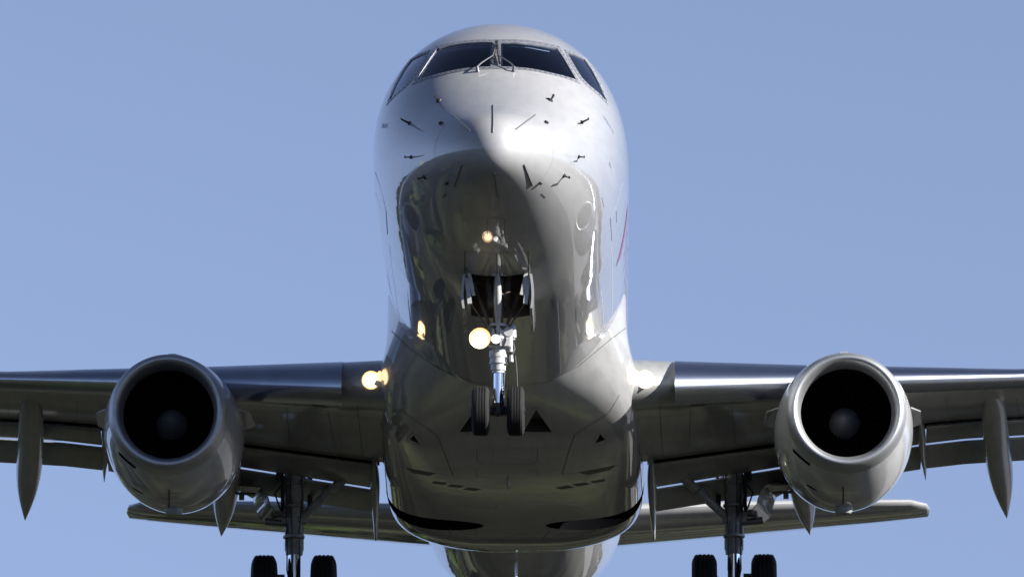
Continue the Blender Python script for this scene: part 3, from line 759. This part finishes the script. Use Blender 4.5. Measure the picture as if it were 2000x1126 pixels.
m = MB(); m.tube([(-.31, NGY, AX), (.31, NGY, AX)], .038, n=16); m.tube([(0, NGY, AX+.09), (0, NGY, AX-.05)], [.06, .07], n=16)
for sg in (-1, 1): m.tube([(sg*.07, NGY-.03, AX-.02), (sg*.05, NGY-.06, AX+.05)], .025, n=8); m.tube([(sg*.09, NGY, AX), (sg*.075, NGY, AX)], .06, n=16)
m.tube([(0, NGY-.05, AX-.04), (0, NGY-.09, AX-.06)], .022, n=10); m.build('axle', DARK, gear, 35)
m = MB()                                                         # torque links behind the piston
for sg in (-1, 1): m.tube([(sg*.06, NGY+.05, -2.8), (sg*.045, NGY+.3, -3.05), (sg*.05, NGY+.06, AX+.1)], [.02, .018, .02], n=8)
m.build('torque_link', GEARG, gear)
for sg in (-1, 1):
    m = MB(); tyre(m, (sg*.2, NGY, AX), .285, .205); ty = m.build('tyre', RUBBER, gear, 30)
    m = MB(); hub(m, (sg*.2, NGY, AX), .285, .205); m.build('wheel_hub', GEARG, gear)
# bracket, actuators and hoses to the right of the leg
m = MB()
m.box((.075, NGY-.08, -2.47), (.11, .10, .19)); m.tube([(.12, NGY-.14, -2.40), (.12, NGY-.05, -2.40)], .055, n=18)
m.tube([(.13, NGY-.05, -2.36), (.14, NGY-.04, -2.62)], [.035, .03], n=12); m.tube([(.16, NGY-.02, -2.3), (.165, NGY-.02, -2.45)], .045, n=12)
m.box((.18, NGY, -2.38), (.03, .08, .2)); m.tube([(.15, NGY-.06, -2.66), (.15, NGY-.06, -2.74)], [.02, .028], n=10)
m.tube([(-.11, NGY-.05, -2.56), (.15, NGY-.05, -2.56)], .035, n=12); m.build('steering_actuator', GEARW, gear, 35)
m = MB()
m.tube([(.17, NGY, -2.50), (.19, NGY-.03, -2.58), (.16, NGY-.05, -2.66), (.13, NGY-.05, -2.7)], .011, n=8)
m.tube([(.06, NGY-.08, -2.36), (.09, NGY-.14, -2.5), (.05, NGY-.12, -2.6)], .009, n=8)
m.tube([(-.05, NGY-.09, -2.30), (-.03, NGY-.12, -2.42), (.03, NGY-.12, -2.55)], .008, n=8)
m.tube([(.195, NGY, -2.66), (.21, NGY, -2.8), (.22, NGY, -3.02), (.215, NGY, -3.09)], .008, n=8)
m.tube([(.07, NGY-.03, -2.85), (.066, NGY-.04, -3.0), (.055, NGY-.03, -3.2)], .007, n=8); m.build('hose', DARK, gear)
def lamp_part(parent, c, r, mm, name):
    m = MB(); m.lathe(c, (0, 1, 0), [(0, r*1.08), (-.012, r*1.1), (.03, r*1.05), (.10, r*.5), (.11, .01)], n=32); h = m.build('lamp_housing', GEARG, parent)
    if name == 'landing_light':
        m = MB(); m.lathe((c[0], c[1]-.018, c[2]), (0, 1, 0), [(0, r*1.22), (.02, r*1.05), (.022, r*.9)], n=32); m.build('lamp_glow_ring', GLOWR, parent)  # added ring, imitates the halo around the lens
    m = MB(); m.lathe((c[0], c[1]-.004, c[2]), (0, -1, 0), [(.008, r*.78), (.014, r*.45), (.017, .004)], n=32)
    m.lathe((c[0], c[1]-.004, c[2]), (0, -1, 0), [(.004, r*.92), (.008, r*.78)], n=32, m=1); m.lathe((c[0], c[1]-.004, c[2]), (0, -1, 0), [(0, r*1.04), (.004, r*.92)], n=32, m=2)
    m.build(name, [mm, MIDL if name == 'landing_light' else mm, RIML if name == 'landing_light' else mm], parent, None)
lamp_part(gear, (-.205, NGY-.24, -2.50), .10, NOSEL, 'landing_light')
lamp_part(gear, (-.025, NGY-.20, -2.50), .05, LAMPC, 'taxi_light')
m = MB(); m.tube([(-.205, NGY-.14, -2.5), (-.1, NGY-.1, -2.5), (0, NGY-.05, -2.5)], .025, n=10); m.build('lamp_bracket', GEARG, gear)
# drag brace seen as the pale spindle in the bay, with its links
m = MB(); m.tube([(0, NGY-.5, -1.78), (0, NGY-.42, -1.93), (0, NGY-.36, -2.08), (0, NGY-.28, -2.22), (0, NGY-.2, -2.36)], [.022, .04, .05, .038, .02], n=12)
m.tube([(-.045, NGY-.55, -1.62), (-.045, NGY-.5, -1.82)], .02, n=8); m.tube([(.045, NGY-.55, -1.62), (.045, NGY-.5, -1.82)], .02, n=8)
m.build('drag_brace', GEARW, gear, 40)
m = MB()
for sg in (-1, 1):
    m.tube([(sg*.3, NGY+.1, -1.75), (sg*.1, NGY-.02, -2.3)], .02, n=8); m.tube([(sg*.32, NGY-.25, -2.08), (sg*.13, NGY-.06, -2.33)], .009, n=6)
    m.tube([(sg*.14, NGY+.2, -1.3), (sg*.08, NGY, -2.1)], .045, n=10)
m.build('side_stay', BAY, gear)
m = MB()
for k in range(7): m.box((random.uniform(-.28, .28), NGY+.5+random.uniform(-.1, .15), -1.45-.05*k), (.07, .05, .05))
for k in range(4): m.tube([(random.uniform(-.3, .3), NGY+.6, -1.3), (random.uniform(-.3, .3), NGY+.55, -1.6), (random.uniform(-.3, .3), NGY+.5, -1.85)], .012, n=6)
m.build('bay_equipment', BAY, gear)
for sg in (-1, 1):                                                  # open doors hanging beside the bay
    m = MB(); rings = []
    for y, d in ((3.47, .40), (3.65, .45), (4.1, .49), (4.6, .47), (5.1, .36)):
        R = []
        for t in np.linspace(0, 1, 7): R.append((sg*(.365+.03*sin(pi*t*.75)-.012*t), y, -1.80-d*t))
        for t in np.linspace(1, 0, 7): R.append((sg*(.395+.035*sin(pi*t*.75)-.02*t), y, -1.80-d*t))
        rings.append(R)
    m.loft(rings); dr = m.build('nose_gear_door', PAINT, gear, 40)
    m = MB(); m.box((sg*.335, 3.53, -1.99), (.05, .06, .30), rot=Matrix.Rotation(sg*.12, 3, 'Y')); m.box((sg*.30, 3.53, -1.91), (.04, .05, .26), rot=Matrix.Rotation(sg*.2, 3, 'Y')); m.build('door_link', GEARW, gear)

# ------------------------------------------------------------------ main gear
for sx in (-1, 1):
    X = 2.885; MY = 17.85; A = -3.21
    P = lambda x, y, z: (sx*x, y, z)
    m = MB(); m.tube([P(X, MY-.25, -1.25), P(X, MY-.12, -1.9), P(X, MY-.03, -2.35)], [.13, .125, .12], n=20)
    m.tube([P(X, MY-.03, -2.3), P(X, MY, -2.62)], [.125, .125], n=24); m.tube([P(X, MY, -2.60), P(X, MY, -2.68)], [.118, .11], n=24)
    m.tube([P(X-.16, MY-.1, -2.22), P(X+.16, MY-.1, -2.22)], .075, n=16)
    for z in (-1.75, -2.05, -2.45): m.tube([P(X, MY-.13-.06*(z+2.7), z), P(X, MY-.13-.06*(z+2.7), z-.03)], .142, n=20)
    mg = m.build('main_gear', GEARG, jet, 35)
    m = MB(); m.tube([P(X, MY, -2.65), P(X, MY, A+.1)], .085, n=24); m.build('piston', CHROME, mg, 35)
    m = MB(); m.tube([P(X-.58, MY, A), P(X+.58, MY, A)], .06, n=16); m.tube([P(X, MY, A+.16), P(X, MY, A-.09)], [.10, .11], n=18)
    m.box(P(X+.17, MY-.08, -3.02), (.10, .08, .13)); m.tube([P(X-.24, MY-.05, -3.03), P(X+.1, MY-.05, -3.03)], .02, n=8); m.tube([P(X-.24, MY-.05, -3.03), P(X-.2, MY-.05, -3.03)], .045, n=10); m.build('axle', DARK, mg)
    for dx in (-.39, .39):
        m = MB(); tyre(m, P(X+dx, MY, A), .525, .335, n=72, grooves=4); ty = m.build('tyre', RUBBER, mg, 30)
        m = MB(); hub(m, P(X+dx, MY, A), .525, .335); m.build('wheel_hub', GEARG, mg)
    m = MB(); m.tube([P(X-.08, MY-.1, -2.22), P(X-.42, MY-.25, -1.93)], [.055, .06], n=12); m.tube([P(X-.42, MY-.25, -1.93), P(X-.47, MY-.27, -1.88)], .085, n=14)
    m.tube([P(X-.45, MY-.26, -1.9), P(X-.95, MY-.5, -1.5)], [.06, .07], n=12)
    m.tube([P(X-.12, MY-.0, -2.16), P(X-.46, MY-.18, -1.88)], [.03, .03], n=8); m.build('side_brace', GEARG, mg, 40)
    m = MB(); m.tube([P(X-.2, MY+.05, -2.1), P(X-.2, MY+.05, -1.55)], .035, n=10); m.tube([P(X+.15, MY-.2, -2.15), P(X+.15, MY-.3, -1.3)], .022, n=8)
    m.tube([P(X+.2, MY-.25, -1.75), P(X+.2, MY-.3, -1.3)], .035, n=8); m.tube([P(X-.42, MY-.1, -1.8), P(X-.1, MY-.1, -1.68)], .03, n=8); m.tube([P(X+.1, MY-.14, -2.6), P(X+.09, MY-.14, -1.9)], .012, n=6); m.build('retraction_strut', DARK, mg)
    m = MB()
    for dx, dy in ((.10, -.15), (-.09, -.16), (.03, -.17)): m.tube([P(X+dx, MY-.30+dy*.3, -1.45), P(X+dx*1.3, MY-.15+dy, -1.95), P(X+dx*.8, MY-.03+dy, -2.4), P(X+dx*.9, MY+dy*.8, -2.9), P(X+dx*.5, MY+dy*.6, -3.1)], .010, n=6)
    m.tube([P(X+.1, MY-.16, -1.7), P(X+.25, MY-.22, -1.9), P(X+.18, MY-.2, -2.1), P(X+.1, MY-.16, -2.2)], .012, n=6); m.build('hose', DARK, mg)
    
    # curved leg door seen edge-on
    m = MB(); pr = [(X+.06, -2.20), (X+.30, -2.20), (X+.38, -2.12), (X+.42, -1.98), (X+.49, -1.86), (X+.72, -1.80)]
    pr = resample(pr, 16); rings = []
    for i, (x, z) in enumerate(pr):
        t = i/15; w0 = .10+.55*sin(pi*min(1, t*1.1))**.8 if False else .12+.5*t
        h_ = .16+.34*sin(pi*min(1, .15+t*.8)); k_ = .10*sin(pi*t)
        rings.append([P(x-k_, MY-.1-h_, z-.012), P(x+k_, MY-.1+h_, z-.012), P(x+k_+.012, MY-.1+h_, z+.018), P(x-k_+.012, MY-.1-h_, z+.018)])
    m.loft(rings); m.box(P(X+.68, MY-.3, -1.95), (.07, .08, .09)); m.tube([P(X+.5, MY-.3, -1.92), P(X+.76, MY-.32, -1.91)], .02, n=8)
    m.tube([P(X+.1, MY-.1, -2.28), P(X+.38, MY-.12, -2.25)], [.04, .05], n=10)
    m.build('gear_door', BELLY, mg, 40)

# ------------------------------------------------------------------ the land below (seen mirrored in the paint)
def struct(name, me, kind='structure', label=None, cat=None):
    o = bpy.data.objects.new(name, me); COL.objects.link(o); o['kind'] = kind
    if label: o['label'] = label; o['category'] = cat
    return o

def noise_ground(name, stops, scale, rough=.9, stretch=None):
    m = mat(name, (.05, .05, .05), 0, rough, spec=0); N, L = m.node_tree.nodes, m.node_tree.links
    tc = N.new('ShaderNodeTexCoord'); n1 = N.new('ShaderNodeTexNoise'); n1.inputs['Scale'].default_value = scale; n1.inputs['Detail'].default_value = 9; n1.inputs['Roughness'].default_value = .62
    L.new(tc.outputs['Object'], n1.inputs['Vector'])
    cr = N.new('ShaderNodeValToRGB'); e = cr.color_ramp.elements; e[0].position, e[0].color = stops[0][0], (*stops[0][1], 1); e[1].position, e[1].color = stops[-1][0], (*stops[-1][1], 1)
    for p, c in stops[1:-1]: x = cr.color_ramp.elements.new(p); x.color = (*c, 1)
    L.new(n1.outputs[0], cr.inputs[0]); L.new(cr.outputs[0], N['Principled BSDF'].inputs['Base Color']); return m
GRASS = noise_ground('grassland', [(.38, (.007, .0075, .007)), (.47, (.015, .0155, .014)), (.54, (.028, .029, .023)), (.62, (.065, .07, .040))], .03)
TARMAC = noise_ground('worn_tarmac', [(.3, (.11, .111, .114)), (.7, (.18, .18, .18))], .15)
WATER = mat('canal_water', (.01, .015, .02), 0, .04)
def sheet(name, pts, z, mm):
    me = bpy.data.meshes.new(name); me.from_pydata([(x, y, z) for x, y in pts], [], [tuple(range(len(pts)))]); me.materials.append(mm); struct(name, me)
K = 9000
sheet('ground', [(-K, -K), (K, -K), (K, K), (-K, K)], 0, GRASS)
sheet('road', [(9, -300), (70, -300), (110, 420), (30, 420)], .004, TARMAC)
sheet('path', [(-400, 52), (400, 60), (400, 66), (-400, 58)], .008, TARMAC)
sheet('lake', [(-130, 640), (-100, 760), (-250, 1700), (-420, 1700), (-260, 700)], .006, WATER)
sheet('canal', [(120, 500), (135, 500), (330, 1600), (270, 1600)], .006, WATER)
def blob_mesh(name, spots, mats, seed=1):
    rnd = random.Random(seed); mb = MB()
    for x, y, h, r in spots:
        mi = rnd.choice((0, 0, 0, 1, 2))
        for k in range(6):
            cx, cy = x+rnd.uniform(-.5, .5)*r, y+rnd.uniform(-.5, .5)*r; rr = r*rnd.uniform(.4, .7); cz = h*rnd.uniform(.4, .85)
            rings = []
            for i in range(1, 6):
                t = pi*i/6
                rings.append([(cx+rr*sin(t)*cos(2*pi*j/8)*rnd.uniform(.7, 1.25), cy+rr*sin(t)*sin(2*pi*j/8)*rnd.uniform(.7, 1.25), max(.0, cz-cos(t)*h*.33*rnd.uniform(.7, 1.3))) for j in range(8)])
            mb.loft(rings, mi)
        mb.tube([(x, y, 0), (x, y, h*.5)], [r*.09, r*.05], n=6, m=0)
    mb.v = [tuple(Vector(p)+BASE) for p in mb.v]
    return mb.mesh(name, mats, 30)
FOL = [mat('dark_foliage', (.010, .014, .006), 0, .85, spec=.1, var=.7, vscale=.2), mat('green_foliage', (.022, .034, .008), 0, .85, spec=.1, var=.6, vscale=.2), mat('yellow_foliage', (.032, .036, .013), 0, .85, spec=.1, var=.5, vscale=.2)]
rnd = random.Random(3); spots = []
for k in range(170):                                    # copses on the left of the approach
    x = -rnd.uniform(6, 75); y = rnd.uniform(20, 400)
    if abs(x+24) < 7 or rnd.random() < .35: continue
    h = rnd.uniform(4, 12); spots.append((x, y, h, h*rnd.uniform(.35, .6)))
for k in range(70):                                     # hedges ahead on the right
    x = rnd.choice((78, 84, 120))+rnd.uniform(-4, 4); y = rnd.uniform(150, 700); h = rnd.uniform(4, 9); spots.append((x+.05*y, y, h, h*.5))
for k in range(330):                                    # tree line round the horizon
    a = rnd.uniform(-60, 60); d = rnd.choice((1250, 1500))+rnd.uniform(-80, 80)
    h = rnd.uniform(8, 24); spots.append((d*sin(radians(a)), 93+d*cos(radians(a)), h, h*rnd.uniform(.5, .9)))
for k in range(70):
    x = rnd.uniform(-120, -50); y = rnd.uniform(330, 640); h = rnd.uniform(4, 11); spots.append((x-.05*y, y, h, h*.45))
struct('far_wood', blob_mesh('far_wood', spots, FOL), 'stuff', 'mixed green wood along the edge of the airfield', 'wood')

# ------------------------------------------------------------------ the two pilots behind the glass
def pilot(sx, lab):
    o = Vector((sx*.53, 3.42, -.36)); V = {}; E = []
    def n(k, p, r, par=None):
        V[k] = (o+Vector((p[0], p[1], p[2])), r, par)
    n('hip', (0, 0, 0), .15); n('waist', (0, -.01, .18), .14, 'hip'); n('chest', (0, -.02, .38), .16, 'waist'); n('neck0', (0, -.02, .54), .075, 'chest'); n('neck', (0, -.04, .62), .055, 'neck0')
    n('jaw', (0, -.075, .685), .068, 'neck'); n('head', (0, -.055, .76), .088, 'jaw'); n('crown', (0, -.04, .83), .07, 'head'); n('nose', (0, -.155, .745), .014, 'head')
    for a in (-1, 1):
        k = str(a); n('ear'+k, (a*.098, -.04, .75), .016, 'head')
        n('sh'+k, (a*.19, -.02, .48), .075, 'chest'); n('el'+k, (a*.25, -.16, .24), .048, 'sh'+k); n('wr'+k, (a*.17, -.40, .20), .030, 'el'+k); n('palm'+k, (a*.155, -.46, .21), .030, 'wr'+k)
        for i in range(4):
            x = a*(.135+.018*i); n(f'f{k}{i}', (x, -.515-.006*(i in (1, 2)), .225), .0095, 'palm'+k); n(f'g{k}{i}', (x, -.535, .20), .0085, f'f{k}{i}')
        n('th'+k, (a*.118, -.47, .235), .010, 'palm'+k); n('ti'+k, (a*.112, -.505, .235), .009, 'th'+k)
        n('kn'+k, (a*.13, -.46, .02), .075, 'hip'); n('an'+k, (a*.12, -.66, -.36), .05, 'kn'+k); n('to'+k, (a*.12, -.82, -.42), .04, 'an'+k)
    ks = list(V); me = bpy.data.meshes.new('person'); base = o.copy(); base.z -= .46
    me.from_pydata([tuple(V[k][0]-base) for k in ks], [(ks.index(k), ks.index(V[k][2])) for k in ks if V[k][2]], [])
    ob = bpy.data.objects.new('person', me); COL.objects.link(ob)
    md = ob.modifiers.new('s', 'SKIN'); ob.modifiers.new('d', 'SUBSURF').levels = 2
    for i, k in enumerate(ks): me.skin_vertices[0].data[i].radius = (V[k][1], V[k][1]); me.skin_vertices[0].data[i].use_root = (k == 'hip')
    dg = bpy.context.evaluated_depsgraph_get(); dg.update(); m2 = bpy.data.meshes.new_from_object(ob.evaluated_get(dg)); ob.modifiers.clear(); ob.data = m2
    m2.materials.clear()
    for q in (SKINM, SHIRT, TROUS): m2.materials.append(q)
    for p in m2.polygons:
        c = p.center; p.use_smooth = True
        p.material_index = 0 if c.z > 1.0 or c.y < -.385 and c.z > .6 else (1 if c.z > .5 and c.y > -.40 else 2)
    ob.location = LOC+ROT @ (base-BASE); ob.rotation_euler = ROT.to_euler(); ob['label'] = lab; ob['category'] = 'person'; ob['group'] = 'pilots in the cockpit'
    h = MB(); h.lathe(o+Vector((0, -.035, .775)), (0, 0, 1), [(-.02, .098), (.02, .10), (.06, .088), (.085, .06), (.098, .01)], n=24)
    me = h.mesh('hair', [HAIR], 60); me.transform(Matrix.Translation(BASE-base)); q = bpy.data.objects.new('hair', me); COL.objects.link(q); q.parent = ob
SKINM = mat('skin', (.35, .20, .14), 0, .55); SHIRT = mat('white_shirt', (.6, .6, .6), 0, .8); TROUS = mat('dark_trousers', (.01, .01, .014), 0, .9); HAIR = mat('dark_hair', (.012, .009, .007), 0, .6)
pilot(1, 'pilot seated behind the right half of the windscreen, barely visible through dark glass')
pilot(-1, 'pilot seated behind the left half of the windscreen, almost lost in the dark')
for sx in (1, -1):
    m = MB(); m.loft([[(sx*.53+x*k, y, z) for x, y in ((-.24, 3.50), (.24, 3.50), (.24, 3.62), (-.24, 3.62))] for z, k in ((-.5, 1), (.1, 1), (.25, .8), (.3, .5), (.48, .45))]); m.box((sx*.53, 3.36, -.56), (.48, .5, .12)); m.build('pilot_seat', COCK, fuselage)
m = MB(); m.loft([[(x, 2.35-.12*abs(x)*0+.28*x*x, z), (x, 2.75+.2*x*x, z+.02), (x, 2.75+.2*x*x, z-.3), (x, 2.5+.28*x*x, z-.3)] for x, z in [(x, .12) for x in np.linspace(-.95, .95, 17)]]); m.build('glareshield', COCK, fuselage)

WALLW = mat('white_render', (.62, .6, .56), 0, .7); ROOFT = mat('roof_tile', (.09, .05, .04), 0, .8)
tm = MB()
for k in range(90):
    sg = -1 if k % 3 else 1; y = rnd.uniform(330, 640) if sg < 0 else rnd.uniform(650, 1100); x = sg*rnd.uniform(38, 75)+sg*.08*y
    wx, wy, h = rnd.uniform(6, 12), rnd.uniform(6, 14), rnd.uniform(3, 7)
    hm = MB(); hm.box((0, 0, h/2), (wx, wy, h), 0)
    hm.loft([[(-wx*.55, yy, h+.02), (wx*.55, yy, h+.02), (0, yy, h+2.2)] for yy in (-wy*.53, wy*.53)], 1)
    q = Matrix.Rotation(radians(rnd.uniform(25, 60)), 3, 'Z'); tm.add([Vector((x, y, 0))+q @ Vector(p) for p in hm.v], hm.f); tm.m[-len(hm.f):] = hm.m
tm.v = [tuple(Vector(p)+BASE) for p in tm.v]
struct('far_village', tm.mesh('far_village', [WALLW, ROOFT], 30), 'stuff', 'white walled village houses beside the canal', 'village')
bpy.context.view_layer.update()
